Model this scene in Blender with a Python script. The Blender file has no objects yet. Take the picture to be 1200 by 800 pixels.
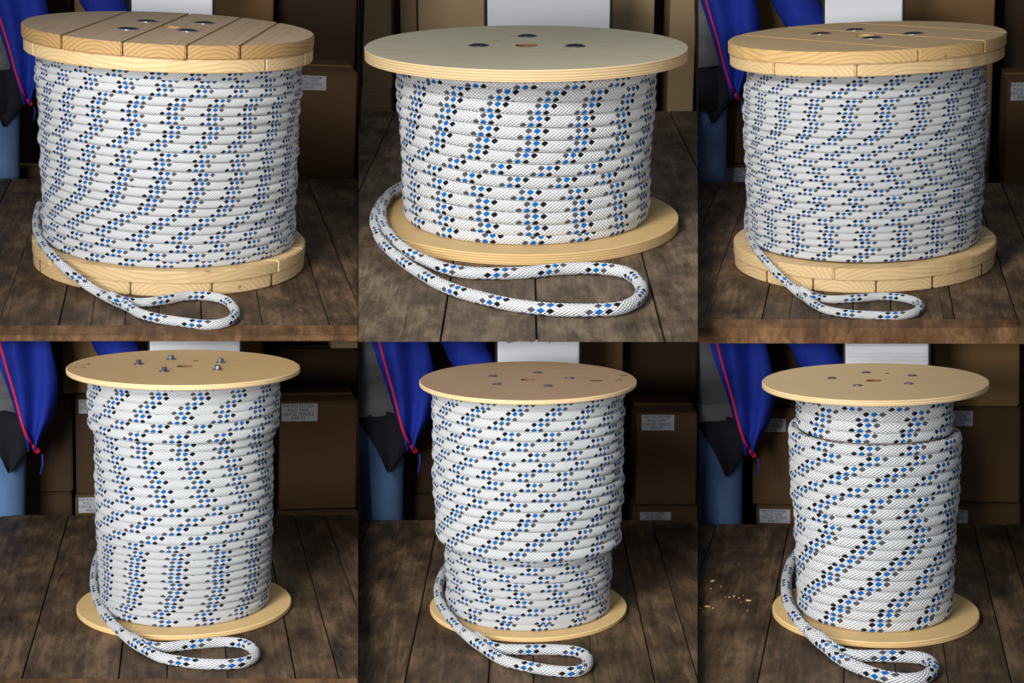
import bpy, bmesh, math, random
from mathutils import Vector, Matrix, Euler
random.seed(7)
S = bpy.context.scene
COL = S.collection
F = 1800.0                      # focal length in pixels of a 1200x800 frame
PITCH = math.radians(8.3)
# ------------------------------------------------------------------ six bays: where each reel stands
CELLS = {
 1:dict(o=(-1.21741,-0.28913,5.48427),u=(0.06493,-0.95265,-0.29704),H=0.82122,Rt=0.48825,Rb=0.47378,tt=0.08751,tb=0.08559),
 2:dict(o=(0.05388,-0.45560,5.97175),u=(-0.00117,-0.94743,-0.31997),H=0.68850,Rt=0.60375,Rb=0.58879,tt=0.04237,tb=0.04049),
 3:dict(o=(1.31599,-0.30766,5.77079),u=(-0.05551,-0.95550,-0.28973),H=0.83104,Rt=0.48825,Rb=0.47865,tt=0.08434,tb=0.08663),
 4:dict(o=(-0.88742,0.71831,4.17315),u=(0.02669,-0.99007,-0.13804),H=0.65932,Rt=0.30360,Rb=0.28472,tt=0.01333,tb=0.01333),
 5:dict(o=(0.04674,0.76483,4.40292),u=(-0.00338,-0.98784,-0.15546),H=0.66644,Rt=0.30360,Rb=0.28144,tt=0.01215,tb=0.01275),
 6:dict(o=(1.04034,0.78252,4.40937),u=(-0.03584,-0.98930,-0.14140),H=0.68021,Rt=0.31020,Rb=0.28891,tt=0.01559,tb=0.01694),
}
CAM = Vector((0,0,1.9))
FWD = Vector((0,math.cos(PITCH),-math.sin(PITCH)))
DWN = Vector((0,-math.sin(PITCH),-math.cos(PITCH)))
def c2w(v, point=True):
    w = Vector((1,0,0))*v[0] + DWN*v[1] + FWD*v[2]
    return CAM + w if point else w
class Bay:
    def __init__(s, k, d):
        s.k = k; s.__dict__.update(d)
        s.O = c2w(d['o']); s.U = c2w(d['u'], False).normalized()
        v = s.O-CAM; s.D = (v - s.U*v.dot(s.U)).normalized(); s.X = s.D.cross(s.U).normalized()
        s.M = Matrix(((s.X.x,s.D.x,s.U.x,s.O.x),(s.X.y,s.D.y,s.U.y,s.O.y),(s.X.z,s.D.z,s.U.z,s.O.z),(0,0,0,1)))
        s.Mi = s.M.inverted(); s.C = s.Mi @ CAM
        s.x0,s.x1 = {0:(0,420),1:(420,818),2:(818,1200)}[(k-1)%3]
        s.y0 = 0 if k<4 else 400
        s.cx = 600+F*d['o'][0]/d['o'][2]
    def ray(s, px, py):
        return (s.Mi.to_3x3() @ c2w(((px-600)/F,(py-400)/F,1), False))
    def onz(s, px, py, h=0.0):
        r = s.ray(px,py); t = (h-s.C.z)/r.z; return s.C + r*t
    def ony(s, px, py, y):
        r = s.ray(px,py); t = (y-s.C.y)/r.y; return s.C + r*t
    def mpp(s, p):              # metres per pixel at a local point
        return (s.M@Vector(p)-CAM).dot(FWD)/F
BAY = {k:Bay(k,d) for k,d in CELLS.items()}
# ------------------------------------------------------------------ camera, world, lamps, exposure
cd = bpy.data.cameras.new('camera'); cam = bpy.data.objects.new('camera', cd); COL.objects.link(cam)
cd.sensor_width = 36; cd.lens = F/1200*36; cd.clip_end = 100
cam.location = CAM; cam.rotation_euler = (math.pi/2-PITCH,0,0)
S.camera = cam
S.view_settings.view_transform = 'Standard'; S.view_settings.look = 'None'
S.view_settings.gamma = 1; S.view_settings.use_curve_mapping = False
S.view_settings.exposure = 0.0
w = bpy.data.worlds.new('world'); S.world = w; w.use_nodes = True
w.node_tree.nodes['Background'].inputs[0].default_value = (0.80,0.88,1.0,1)
w.node_tree.nodes['Background'].inputs[1].default_value = 0.26
SPOT = {1:255,2:330,3:290,4:138,5:145,6:150}
FILL = 185
for k,b in BAY.items():
    sc = {1:1.35,2:1.5,3:1.35}.get(k,1.0)
    l = bpy.data.lights.new('studio_spot','SPOT'); l.energy = SPOT[k]; l.color = (1,0.985,0.96)
    l.spot_size = math.radians(42 if k!=2 else 52); l.spot_blend = 1.0; l.shadow_soft_size = 0.32*sc
    o = bpy.data.objects.new('studio_spot', l); COL.objects.link(o)
    pos = b.M @ Vector((-1.05*sc,-2.15*sc,1.75*sc)); tgt = b.M @ Vector((-0.02,-0.12*sc,0.42*b.H))
    o.location = pos; o.rotation_euler = (tgt-pos).to_track_quat('-Z','Y').to_euler()
fl = bpy.data.lights.new('added_fill','AREA'); fl.shape='RECTANGLE'; fl.size=1.1; fl.size_y=.8; fl.energy=FILL; fl.color=(.97,.985,1)  # unseen fill lamp, added to lighten the covered lower bays
fo = bpy.data.objects.new('added_fill', fl); COL.objects.link(fo)
fo.location = c2w((-1.5,.02,.25)); fo.rotation_euler = (c2w((0,.0,5))-fo.location).to_track_quat('-Z','Y').to_euler()
# ------------------------------------------------------------------ node helpers
class N:
    def __init__(s, name):
        m = bpy.data.materials.new(name); m.use_nodes = True; s.m = m; s.t = m.node_tree
        s.b = s.t.nodes['Principled BSDF']
    def n(s, typ, ins=None, **kw):
        q = s.t.nodes.new(typ)
        for a,v in kw.items(): setattr(q,a,v)
        for i,v in (ins or {}).items(): s.put(q.inputs[i], v)
        return q
    def put(s, sock, v):
        if isinstance(v, bpy.types.NodeSocket): s.t.links.new(v, sock)
        elif isinstance(v, bpy.types.Node): s.t.links.new(v.outputs[0], sock)
        else:
            if sock.type=='RGBA' and len(v)==3: v = (*v,1)
            sock.default_value = v
    def math(s, op, a, b=0.0, c=0.0):
        return s.n('ShaderNodeMath', {0:a,1:b,2:c}, operation=op).outputs[0]
    def mix(s, f, a, b, mode='MIX'):
        q = s.n('ShaderNodeMix', data_type='RGBA', blend_type=mode)
        s.put(q.inputs['Factor'], f); s.put(q.inputs[6], a); s.put(q.inputs[7], b); return q.outputs[2]
    def ramp(s, f, stops):
        q = s.n('ShaderNodeValToRGB', {0:f}); e = q.color_ramp.elements
        while len(e)<len(stops): e.new(0.5)
        for i,(p,c) in enumerate(stops): e[i].position=p; e[i].color=(*c,1) if len(c)==3 else c
        return q.outputs[0]
    def noise(s, vec, scale, detail=3, rough=0.5, dist=0.0):
        return s.n('ShaderNodeTexNoise', {'Vector':vec,'Scale':scale,'Detail':detail,'Roughness':rough,'Distortion':dist}).outputs[0]
    def obj(s): return s.n('ShaderNodeTexCoord').outputs['Object']
    def scl(s, vec, v, off=None):
        q = s.n('ShaderNodeMapping', {0:vec}); q.inputs['Scale'].default_value = v
        if off is not None: s.put(q.inputs['Location'], off)
        return q.outputs[0]
    def rnd(s): return s.n('ShaderNodeObjectInfo').outputs['Random']
    def done(s, col, rough=0.6, bump=None, strength=0.3, dist=0.01, **kw):
        s.put(s.b.inputs['Base Color'], col); s.put(s.b.inputs['Roughness'], rough)
        for a,v in kw.items(): s.put(s.b.inputs[a.replace('_',' ')], v)
        if bump is not None:
            q = s.n('ShaderNodeBump', {'Height':bump,'Strength':strength,'Distance':dist})
            s.t.links.new(q.outputs[0], s.b.inputs['Normal'])
        return s.m
def lin(r,g,b):
    f = lambda c: (c/255/12.92 if c<=10 else ((c/255+.055)/1.055)**2.4)
    return (f(r),f(g),f(b))
def rope_material(name, left, right):
    m = N(name); NS = 6.0
    uv = m.n('ShaderNodeUVMap'); sp = m.n('ShaderNodeSeparateXYZ', {0:uv})
    u = sp.outputs[0]; v = m.math('ADD', sp.outputs[1], 1/12)
    a = m.math('MULTIPLY', m.math('ADD',u,v), NS); b = m.math('MULTIPLY', m.math('SUBTRACT',u,v), NS)
    fa = m.math('FLOOR',a); fb = m.math('FLOOR',b)
    ra = m.math('SUBTRACT',a,fa); rb = m.math('SUBTRACT',b,fb)
    par = m.math('FLOORED_MODULO', m.math('ADD',fa,fb), 2.0)
    over = m.math('SUBTRACT',1.0,par)
    k = m.math('FLOORED_MODULO', fa, NS)
    da = m.math('ABSOLUTE', m.math('SUBTRACT',ra,.5)); db = m.math('ABSOLUTE', m.math('SUBTRACT',rb,.5))
    # rounded lozenge of the tracer yarn where it passes over
    q = m.math('ADD', m.math('POWER', m.math('MULTIPLY',da,2.35), 3.2), m.math('POWER', m.math('MULTIPLY',db,1.62), 3.2))
    msk = m.math('MULTIPLY', m.n('ShaderNodeMapRange', {0:q,1:.8,2:1.1,3:1.0,4:0.0}).outputs[0], over)
    white = m.mix(m.noise(m.obj(), 9.0, 3), lin(244,245,246), lin(252,253,254))
    # fine herringbone of the cover yarns: two yarns per carrier
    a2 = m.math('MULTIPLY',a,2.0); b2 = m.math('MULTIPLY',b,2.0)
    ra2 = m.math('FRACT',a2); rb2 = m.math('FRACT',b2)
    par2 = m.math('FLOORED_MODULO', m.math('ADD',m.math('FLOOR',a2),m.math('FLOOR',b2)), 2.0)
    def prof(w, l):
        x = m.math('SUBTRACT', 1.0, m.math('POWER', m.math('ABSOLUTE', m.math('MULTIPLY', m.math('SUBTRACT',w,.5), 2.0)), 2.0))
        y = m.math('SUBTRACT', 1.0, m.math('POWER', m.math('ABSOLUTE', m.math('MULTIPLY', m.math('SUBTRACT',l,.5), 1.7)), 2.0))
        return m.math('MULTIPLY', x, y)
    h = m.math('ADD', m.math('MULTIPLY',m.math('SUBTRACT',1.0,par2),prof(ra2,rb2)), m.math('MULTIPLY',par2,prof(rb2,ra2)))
    yarn_shade = m.n('ShaderNodeMapRange',{0:h,1:.0,2:.45,3:.8,4:0}).outputs[0]  # shade down between the yarns, painted into the white
    white = m.mix(yarn_shade, white, lin(140,141,144))
    col = white
    for idx,c in ((0,left),(1,lin(12,118,204)),(2,right)):
        is_k = m.math('COMPARE', k, float(idx), 0.4)
        col = m.mix(m.math('MULTIPLY', msk, is_k), col, c)
    return m.done(col, 0.75, h, 1.0, 0.005, Specular_IOR_Level=0.2)
def wood_material(name, dark, light, ring=0.012, stain=None, rough=0.65, amt=0.5, greytop=None, var=0.25):
    """grain along local X, growth rings in the YZ plane so that plank ends show arcs"""
    m = N(name); oc = m.obj(); r = m.rnd()
    sp = m.n('ShaderNodeSeparateXYZ', {0:oc})
    nz = m.noise(m.scl(oc,(1.5,6,6)), 2.0, 3)
    cy = m.math('ADD', sp.outputs[1], m.math('MULTIPLY', m.math('SUBTRACT',r,.5), .10))
    cz = m.math('ADD', sp.outputs[2], m.math('ADD', .06, m.math('MULTIPLY', r, .05)))
    d = m.math('SQRT', m.math('ADD', m.math('MULTIPLY',cy,cy), m.math('MULTIPLY',cz,cz)))
    d = m.math('ADD', d, m.math('MULTIPLY', nz, .02))
    s = m.math('FRACT', m.math('DIVIDE', d, ring))
    g = m.math('POWER', s, 2.2)
    fine = m.noise(m.scl(oc,(6,140,140)), 3.0, 3, .6)
    col = m.mix(m.math('MULTIPLY',g,amt), light, dark)
    col = m.mix(m.math('MULTIPLY',fine,.35), col, dark)
    col = m.mix(m.math('MULTIPLY', r, var), col, dark)
    blotch = m.noise(oc, 7.0, 4)
    if stain: col = m.mix(m.n('ShaderNodeMapRange',{0:blotch,1:.5,2:.75,3:0,4:.5}).outputs[0], col, stain)
    knot = m.n('ShaderNodeTexVoronoi', {'Vector':m.scl(oc,(3,6,6)),'Scale':1.6}).outputs[0]
    col = m.mix(m.n('ShaderNodeMapRange',{0:knot,1:.03,2:.09,3:.75,4:0}).outputs[0], col, lin(92,58,28))
    if greytop:                       # weathered upper face of old boards
        nrm = m.n('ShaderNodeSeparateXYZ', {0:m.n('ShaderNodeTexCoord').outputs['Normal']}).outputs[2]
        f = m.n('ShaderNodeMapRange',{0:nrm,1:.6,2:.95,3:0,4:.82}).outputs[0]
        gcol = m.mix(fine, greytop[0], greytop[1])
        gcol = m.mix(m.math('MULTIPLY',g,.3), gcol, greytop[0])
        col = m.mix(f, col, gcol)
    return m.done(col, rough, fine, .15, .003)
def table_material(name, dark, mid, light):
    m = N(name); oc = m.obj(); r = m.rnd()
    off = m.n('ShaderNodeCombineXYZ', {0:m.math('MULTIPLY',r,37.0),1:m.math('MULTIPLY',r,91.0),2:0.0})
    g = m.noise(m.scl(oc,(38,2.6,20),off), 1.0, 6, .7, 1.2)
    big = m.noise(m.scl(oc,(6.0,2.6,3),off), 1.6, 6, .68)
    f = m.math('ADD', m.math('MULTIPLY',g,.42), m.math('MULTIPLY',big,.78))
    col = m.ramp(f, [(.44,dark),(.60,mid),(.80,light)])
    col = m.mix(m.math('MULTIPLY', m.math('SUBTRACT',r,.3), .35), col, dark)
    scr = m.noise(m.scl(oc,(30,9,30),off), 3.0, 2, .5, 1.5)
    col = m.mix(m.n('ShaderNodeMapRange',{0:scr,1:.70,2:.80,3:0,4:.35}).outputs[0], col, lin(150,128,100))
    saw = m.noise(m.scl(oc,(8,160,8),off), 1.0, 2)
    return m.done(col, .62, m.math('ADD',g,m.math('MULTIPLY',saw,.3)), .35, .004, Specular_IOR_Level=.3)
def plain(name, c1, c2, scale=8, rough=.8, bump=.0, stretch=(1,1,1), spec=.3, metal=0.0):
    m = N(name); nz = m.noise(m.scl(m.obj(),stretch), scale, 4, .55)
    return m.done(m.mix(nz,c1,c2), rough, nz if bump else None, bump, .01, Specular_IOR_Level=spec, Metallic=metal)
def ply_face(name, c1, c2, spots=0.0, spotcol=None):
    m = N(name); oc = m.obj()
    g = m.noise(m.scl(oc,(4,70,4)), 1.5, 4, .6, .4); big = m.noise(m.scl(oc,(2,6,2)), 1.5, 3)
    wv = m.n('ShaderNodeTexWave', {'Vector':m.scl(oc,(.6,5,1)),'Scale':2.2,'Distortion':9.0,'Detail':2.0,'Detail Scale':.7}).outputs['Fac'] if False else m.noise(m.scl(oc,(1.2,14,1)),2.5,2,.5,2.5)
    col = m.mix(m.math('ADD', m.math('MULTIPLY',g,.5), m.math('ADD', m.math('MULTIPLY',big,.25), m.math('MULTIPLY',wv,.3))), c1, c2)
    if spots:
        q = m.noise(m.scl(oc,(7,14,7)), 1.3, 3)
        col = m.mix(m.n('ShaderNodeMapRange',{0:q,1:.62,2:.75,3:0,4:spots}).outputs[0], col, spotcol)
    return m.done(col, .55, g, .08, .002, Specular_IOR_Level=.35)
def ply_edge(name, c1, c2, plies, thick):
    m = N(name); oc = m.obj(); z = m.n('ShaderNodeSeparateXYZ',{0:oc}).outputs[2]
    s = m.math('SINE', m.math('MULTIPLY', z, math.pi*plies/thick))
    nz = m.noise(m.scl(oc,(9,9,200)), 2.0, 3)
    f = m.math('ADD', m.math('MULTIPLY', m.math('ADD',m.math('MULTIPLY',s,.5),.5), .75), m.math('MULTIPLY',nz,.35))
    return m.done(m.mix(f,c1,c2), .6, Specular_IOR_Level=.25)
GREY = lin(92,92,98); BLK = lin(24,24,32)
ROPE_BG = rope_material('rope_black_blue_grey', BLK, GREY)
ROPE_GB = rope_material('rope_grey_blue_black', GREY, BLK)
PINE_OLD = wood_material('pine_weathered', lin(134,94,48), lin(200,164,108), .012, amt=.8, greytop=(lin(138,114,90),lin(184,162,138)))
PINE_NEW = wood_material('pine_pale', lin(172,134,84), lin(224,196,148), .013, stain=lin(200,160,106), var=.15, amt=.6)
PINE_TOP = wood_material('pine_topped', lin(162,120,64), lin(220,186,128), .013, amt=.65, greytop=(lin(158,126,86),lin(204,178,138)))
TABLE = table_material('old_bench_planks', lin(32,22,14), lin(78,60,42), lin(132,106,78))
TABLE2 = table_material('grey_bench_planks', lin(52,42,32), lin(100,84,66), lin(150,130,106))
BEAM = table_material('bench_rail', lin(60,38,18), lin(98,68,40), lin(142,106,70))
CARD = plain('corrugated_card', lin(78,56,33), lin(94,69,42), 3.0, .85, .05)  # darkened in place of light falling off behind the benches
CARD2 = plain('corrugated_card_lit', lin(186,156,114), lin(206,176,134), 3.0, .85, .05)  # same card, lightened in place of a stronger lamp on its bay
CARD3 = plain('corrugated_card_shaded', lin(56,39,24), lin(70,50,31), 3.0, .85, .05)  # same card with deep shade put into its colour
CARDM = plain('corrugated_card_mid', lin(118,88,53), lin(136,103,66), 3.0, .85, .05)  # same card, lightened to make up for the shadow behind the reels
TAPE = plain('packing_tape', lin(150,116,74), lin(164,130,86), 6.0, .3, 0, spec=.5)
PAPER = plain('label_paper', lin(164,165,172), lin(182,183,188), 30, .8)  # white paper greyed, dim light put into its colour
INK = plain('label_ink', lin(40,40,46), lin(52,52,58), 30, .8)
WHITE = plain('white_card', lin(228,228,230), lin(238,238,240), 3.0, .7)
NUT_GAP_BLACK = plain('nut_and_gap_black', lin(18,18,22), lin(28,28,32), 9, .6)  # black for the nuts and for painted-in dark gaps
STEEL = plain('bolt_steel', lin(70,74,82), lin(110,114,122), 60, .38, .1, spec=.5, metal=.8)
ZINC = plain('zinc_washer', lin(150,156,164), lin(196,200,206), 60, .3, 0, spec=.5, metal=.9)
HOLE = plain('drilled_wood', lin(98,66,36), lin(128,90,52), 30, .8)
DENIM = plain('denim', lin(58,84,124), lin(104,136,178), 14, .9, .25, (1,1,.4))
VEST = plain('quilted_grey_vest', lin(84,84,86), lin(112,112,114), 10, .8, .3, (1,1,3))
SHIRT = plain('black_shirt', lin(14,14,22), lin(26,26,36), 10, .9, .2)
JACKET = plain('blue_jacket_shell', lin(16,31,110), lin(34,58,172), 9, .75, .6, (1.4,1,.35), .2)
ZIP = plain('red_zip', lin(190,22,52), lin(214,34,66), 50, .5)
CORD = plain('navy_cord', lin(28,40,120), lin(36,50,140), 50, .7)
SKIN = plain('skin', lin(196,150,124), lin(206,160,134), 20, .6)
HAIR = plain('hair', lin(50,36,26), lin(66,48,34), 40, .6)
WALLM = plain('dark_warehouse_wall', lin(46,36,28), lin(58,46,36), 3.0, .9)
FLOORM = plain('concrete_floor', lin(92,88,82), lin(118,112,104), 2.0, .85, .1)
CHIP = plain('wood_chip', lin(206,160,100), lin(226,184,126), 30, .8)
PENINK = plain('pencil_mark', lin(58,50,44), lin(70,62,54), 60, .8)
# ------------------------------------------------------------------ mesh helpers
def link(name, me, mat=None, parent=None, M=None):
    o = bpy.data.objects.new(name, me); COL.objects.link(o)
    if mat is not None and me is not None:
        for mm in (mat if isinstance(mat,(list,tuple)) else [mat]): me.materials.append(mm)
    if parent is not None: o.parent = parent
    if M is not None: o.matrix_local = M
    return o
def root(name, label, cat, M, group=None):
    o = bpy.data.objects.new(name, None); COL.objects.link(o); o.empty_display_size = .05
    o.matrix_world = M; o['label'] = label; o['category'] = cat
    if group: o['group'] = group
    return o
def tag(o, label, cat, group=None):
    o['label'] = label; o['category'] = cat
    if group: o['group'] = group
    return o
def fin(bm, name='mesh', smooth=False, bevel=0.0, seg=1):
    bmesh.ops.recalc_face_normals(bm, faces=bm.faces)
    if bevel:
        bmesh.ops.bevel(bm, geom=[e for e in bm.edges if len(e.link_faces)==2 and e.calc_face_angle(0)>.5], offset=bevel, segments=seg, affect='EDGES', clamp_overlap=True)
    me = bpy.data.meshes.new(name); bm.to_mesh(me); bm.free()
    if smooth: me.polygons.foreach_set('use_smooth',[True]*len(me.polygons))
    return me
def prism(poly, z0, z1, bevel=0.0, seg=1, zfun=None):
    bm = bmesh.new()
    lo = [bm.verts.new((p[0],p[1],z0)) for p in poly]; hi = [bm.verts.new((p[0],p[1],z1)) for p in poly]
    n = len(poly); bm.faces.new(lo[::-1]); bm.faces.new(hi)
    for i in range(n): bm.faces.new((lo[i],lo[(i+1)%n],hi[(i+1)%n],hi[i]))
    return fin(bm, bevel=bevel, seg=seg)
def box(x0,x1,y0,y1,z0,z1,bevel=0.0,seg=1):
    return prism([(x0,y0),(x1,y0),(x1,y1),(x0,y1)],z0,z1,bevel,seg)
def lathe(profile, n=96, smooth=False, matidx=None):
    """closed (r,z) profile turned about Z"""
    bm = bmesh.new(); rings=[]
    for r,z in profile:
        rings.append([bm.verts.new((r*math.cos(2*math.pi*i/n), r*math.sin(2*math.pi*i/n), z)) for i in range(n)])
    m = len(profile)
    for j in range(m):
        a,b = rings[j],rings[(j+1)%m]
        for i in range(n):
            f = bm.faces.new((a[i],a[(i+1)%n],b[(i+1)%n],b[i]))
            if matidx: f.material_index = matidx[j]
            f.smooth = smooth
    bmesh.ops.recalc_face_normals(bm, faces=bm.faces)
    me = bpy.data.meshes.new('lathe'); bm.to_mesh(me); bm.free(); return me
def solid(profile, n=24, smooth=False):
    """(r,z) profile turned about Z, ends capped"""
    bm = bmesh.new(); rings=[]
    for r,z in profile:
        rings.append([bm.verts.new((r*math.cos(2*math.pi*(i+.5)/n), r*math.sin(2*math.pi*(i+.5)/n), z)) for i in range(n)])
    for a,b in zip(rings,rings[1:]):
        for i in range(n): bm.faces.new((a[i],a[(i+1)%n],b[(i+1)%n],b[i]))
    bm.faces.new(rings[0][::-1]); bm.faces.new(rings[-1])
    return fin(bm, smooth=smooth)
def catmull(P, per=10):
    out=[]; n=len(P)
    for i in range(n-1):
        p0=P[max(i-1,0)];p1=P[i];p2=P[i+1];p3=P[min(i+2,n-1)]
        for j in range(per):
            t=j/per
            out.append(.5*((2*p1)+(p2-p0)*t+(2*p0-5*p1+4*p2-p3)*t*t+(3*p1-p0-3*p2+p3)*t**3))
    out.append(P[-1].copy()); return out
def tube(path, rad, sides=10, up=Vector((0,0,1)), u0=None, plen=1.0, caps=True, flip=1, us=None, ups=None, sq=1):
    """tube along path; rad number or list; with UVs (along in pitches, around 0..1 starting at up)"""
    n=len(path); V=[]; Fc=[]; UV=[]
    sec=[(math.cos(2*math.pi*j/sides),math.sin(2*math.pi*j/sides)) for j in range(sides)]
    if sq!=1:                       # squashed section, points evenly spaced round its outline
        fine=[(math.copysign(abs(math.cos(t))**sq,math.cos(t)),math.copysign(abs(math.sin(t))**sq,math.sin(t))) for t in [2*math.pi*i/720 for i in range(721)]]
        ln=[0.0]
        for p,q in zip(fine,fine[1:]): ln.append(ln[-1]+math.hypot(q[0]-p[0],q[1]-p[1]))
        sec=[]; i=0
        for j in range(sides):
            while ln[i]<ln[-1]*j/sides: i+=1
            sec.append(fine[i])
    s=0.0; acc=[0.0]
    for i in range(1,n): s+=(path[i]-path[i-1]).length; acc.append(s)
    for i in range(n):
        t=(path[min(i+1,n-1)]-path[max(i-1,0)]).normalized()
        upi = ups[i] if ups else up
        nrm=(upi-t*upi.dot(t)).normalized(); bi=t.cross(nrm)*flip
        r = rad[i] if isinstance(rad,list) else rad
        for j in range(sides):
            a=2*math.pi*j/sides
            ca,sa=sec[j]
            V.append(path[i]+nrm*(r*ca)+bi*(r*sa))
    uu = us if us else [(0 if u0 is None else u0)+a/plen for a in acc]
    for i in range(n-1):
        for j in range(sides):
            k=(j+1)%sides
            Fc.append((i*sides+j,i*sides+k,(i+1)*sides+k,(i+1)*sides+j))
            UV += [(uu[i],j/sides),(uu[i],(j+1)/sides),(uu[i+1],(j+1)/sides),(uu[i+1],j/sides)]
    if caps:
        Fc.append(tuple(range(sides))[::-1]); Fc.append(tuple((n-1)*sides+j for j in range(sides)))
        UV += [(uu[0],0)]*sides+[(uu[-1],0)]*sides
    me=bpy.data.meshes.new('tube'); me.from_pydata(V,[],Fc); me.update()
    lay=me.uv_layers.new(name='UVMap')
    lay.data.foreach_set('uv',[c for q in UV for c in q])
    me.polygons.foreach_set('use_smooth',[True]*len(me.polygons))
    if flip<0: me.flip_normals()
    return me
def clip(poly, a, b):
    """keep the part of a 2-D polygon on the left of a->b"""
    out=[]; n=len(poly)
    side=lambda p:(b[0]-a[0])*(p[1]-a[1])-(b[1]-a[1])*(p[0]-a[0])
    for i in range(n):
        p,q=poly[i],poly[(i+1)%n]; sp,sq=side(p),side(q)
        if sp>=0: out.append(p)
        if (sp>0)!=(sq>0) and abs(sp-sq)>1e-12:
            t=sp/(sp-sq); out.append((p[0]+(q[0]-p[0])*t,p[1]+(q[1]-p[1])*t))
    return out
def lerp_table(tab, t):
    for (a,va),(b,vb) in zip(tab,tab[1:]):
        if t<=b: return va+(vb-va)*max(0,(t-a))/(b-a) if b>a else vb
    return tab[-1][1]
def struct(o): o['kind']='structure'; return o
def text_mesh(body, size, depth=.0004):
    c=bpy.data.curves.new('txt','FONT'); c.body=body; c.size=size; c.extrude=depth; c.align_x='CENTER'; c.align_y='CENTER'; c.resolution_u=2; c.space_line=1.0
    o=bpy.data.objects.new('txt',c); COL.objects.link(o)
    dg=bpy.context.evaluated_depsgraph_get(); me=bpy.data.meshes.new_from_object(o.evaluated_get(dg))
    bpy.data.objects.remove(o); bpy.data.curves.remove(c); return me
def baked(me, mods):
    """apply modifiers to a mesh and hand back the result"""
    o=bpy.data.objects.new('tmp',me); COL.objects.link(o)
    for typ,kw in mods:
        md=o.modifiers.new('m',typ)
        for a,v in kw.items(): setattr(md,a,v)
    dg=bpy.context.evaluated_depsgraph_get(); r=bpy.data.meshes.new_from_object(o.evaluated_get(dg))
    bpy.data.objects.remove(o); return r
# ------------------------------------------------------------------ setting: floors, back walls, partitions
FLOOR_DROP = .62
BACKPX = {1:209,2:130,3:214,4:603,5:609,6:614}
for k,b in BAY.items(): b.yb = b.onz(b.cx,BACKPX[k]).y
WALLGAP = {1:.95,2:1.0,3:.95,4:.62,5:.62,6:.62}
zf = min(BAY[k].M.translation.z for k in (4,5,6))-FLOOR_DROP
struct(link('floor', box(-4.5,4.5,1.5,10.4,zf-.05,zf), FLOORM))
struct(link('wall_rear', box(-4.5,4.5,10.4,10.5,zf,zf+5), WALLM))
for sx,nm in ((-1,'wall_left'),(1,'wall_right')): struct(link(nm, box(min(sx*4.5,sx*4.6),max(sx*4.5,sx*4.6),4.2,10.4,zf,zf+5), WALLM))
for k,b in BAY.items():
    yw=b.yb+WALLGAP[k]
    L=b.ony(b.x0-(170 if k in(1,4) else 0),BACKPX[k],yw).x; R=b.ony(b.x1+(170 if k in(3,6) else 0),BACKPX[k],yw).x
    top = 1.9 if k<4 else b.ony(b.cx,388,yw).z
    struct(link('wall_back', box(L,R,yw,yw+.03,-FLOOR_DROP,top), WALLM, M=b.M))
    if k<4:
        struct(link('floor', box(L,R,b.yb+.03,yw,-FLOOR_DROP-.04,-FLOOR_DROP), FLOORM, M=b.M))
# partitions between the bays, behind the benches (edge towards the camera)
for ka,kb,px in ((1,2,420),(2,3,818),(4,5,420),(5,6,818)):
    b = BAY[{(1,2):1,(2,3):3,(4,5):4,(5,6):6}[(ka,kb)]]
    zc0 = (b.M@Vector((0,b.yb+.02,0))-CAM).dot(FWD); 
    zc1 = max((BAY[q].M@Vector((0,BAY[q].yb+WALLGAP[q],0))-CAM).dot(FWD) for q in (ka,kb))-.02
    kx=(px-600)/F
    ytop,ybot = (-1.7,.05) if ka<4 else (-.03,1.15)
    V=[]
    for dx in (-.0009,.0009):
        for z,y in ((zc0,ytop),(zc1,ytop),(zc1,ybot),(zc0,ybot)): V.append(c2w((kx*z+dx,y,z)))
    me=bpy.data.meshes.new('p'); me.from_pydata(V,[],[(0,1,2,3),(7,6,5,4),(0,4,5,1),(1,5,6,2),(2,6,7,3),(3,7,4,0)])
    struct(link('wall_partition', me, WALLM))
# ------------------------------------------------------------------ benches of loose planks
SEAMS = {1:[(-.425,1),(-.325,.4),(-.213,1),(-.153,.4),(-.0886,.5),(-.024,.6),(.06,.9),(.178,.6),(.312,1),(.385,1)],
 2:[(-.27,1),(-.098,1),(.0125,1),(.16,1),(.295,1)],
 3:[(-.42,1),(-.33,.4),(-.205,1),(-.149,.4),(-.084,.6),(-.0185,.8),(.06,.8),(.165,.3),(.187,.8),(.311,1),(.388,1)],
 4:[(-.45,1),(-.285,1),(-.117,1),(-.0325,.8),(.0745,.6),(.195,1),(.272,.9),(.349,.8)],
 5:[(-.417,1),(-.235,1),(-.076,1),(.01,.8),(.125,.4),(.24,1),(.323,.9)],
 6:[(-.41,1),(-.22,1),(-.058,.8),(.04,.5),(.137,.6),(.254,1),(.332,.9)]}
SC = {1:1.575,2:2.625,3:1.575,4:1.32,5:1.32,6:1.32}
FRONT = {1:381,2:400,3:374,4:795,5:806,6:806}
BENCH = {1:'dark plank bench with a thin front rail under the grey-topped board reel',
 2:'greyish plank bench without visible front rail under the squat plywood reel with the thickest rope',
 3:'dark plank bench with a deep front rail under the golden pine board reel',
 4:'dark plank bench under the tall reel whose top has raised bolt heads',
 5:'dark plank bench under the tall reel with the brownest plywood top',
 6:'dark plank bench strewn with pale wood chips under the palest tall reel'}
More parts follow.
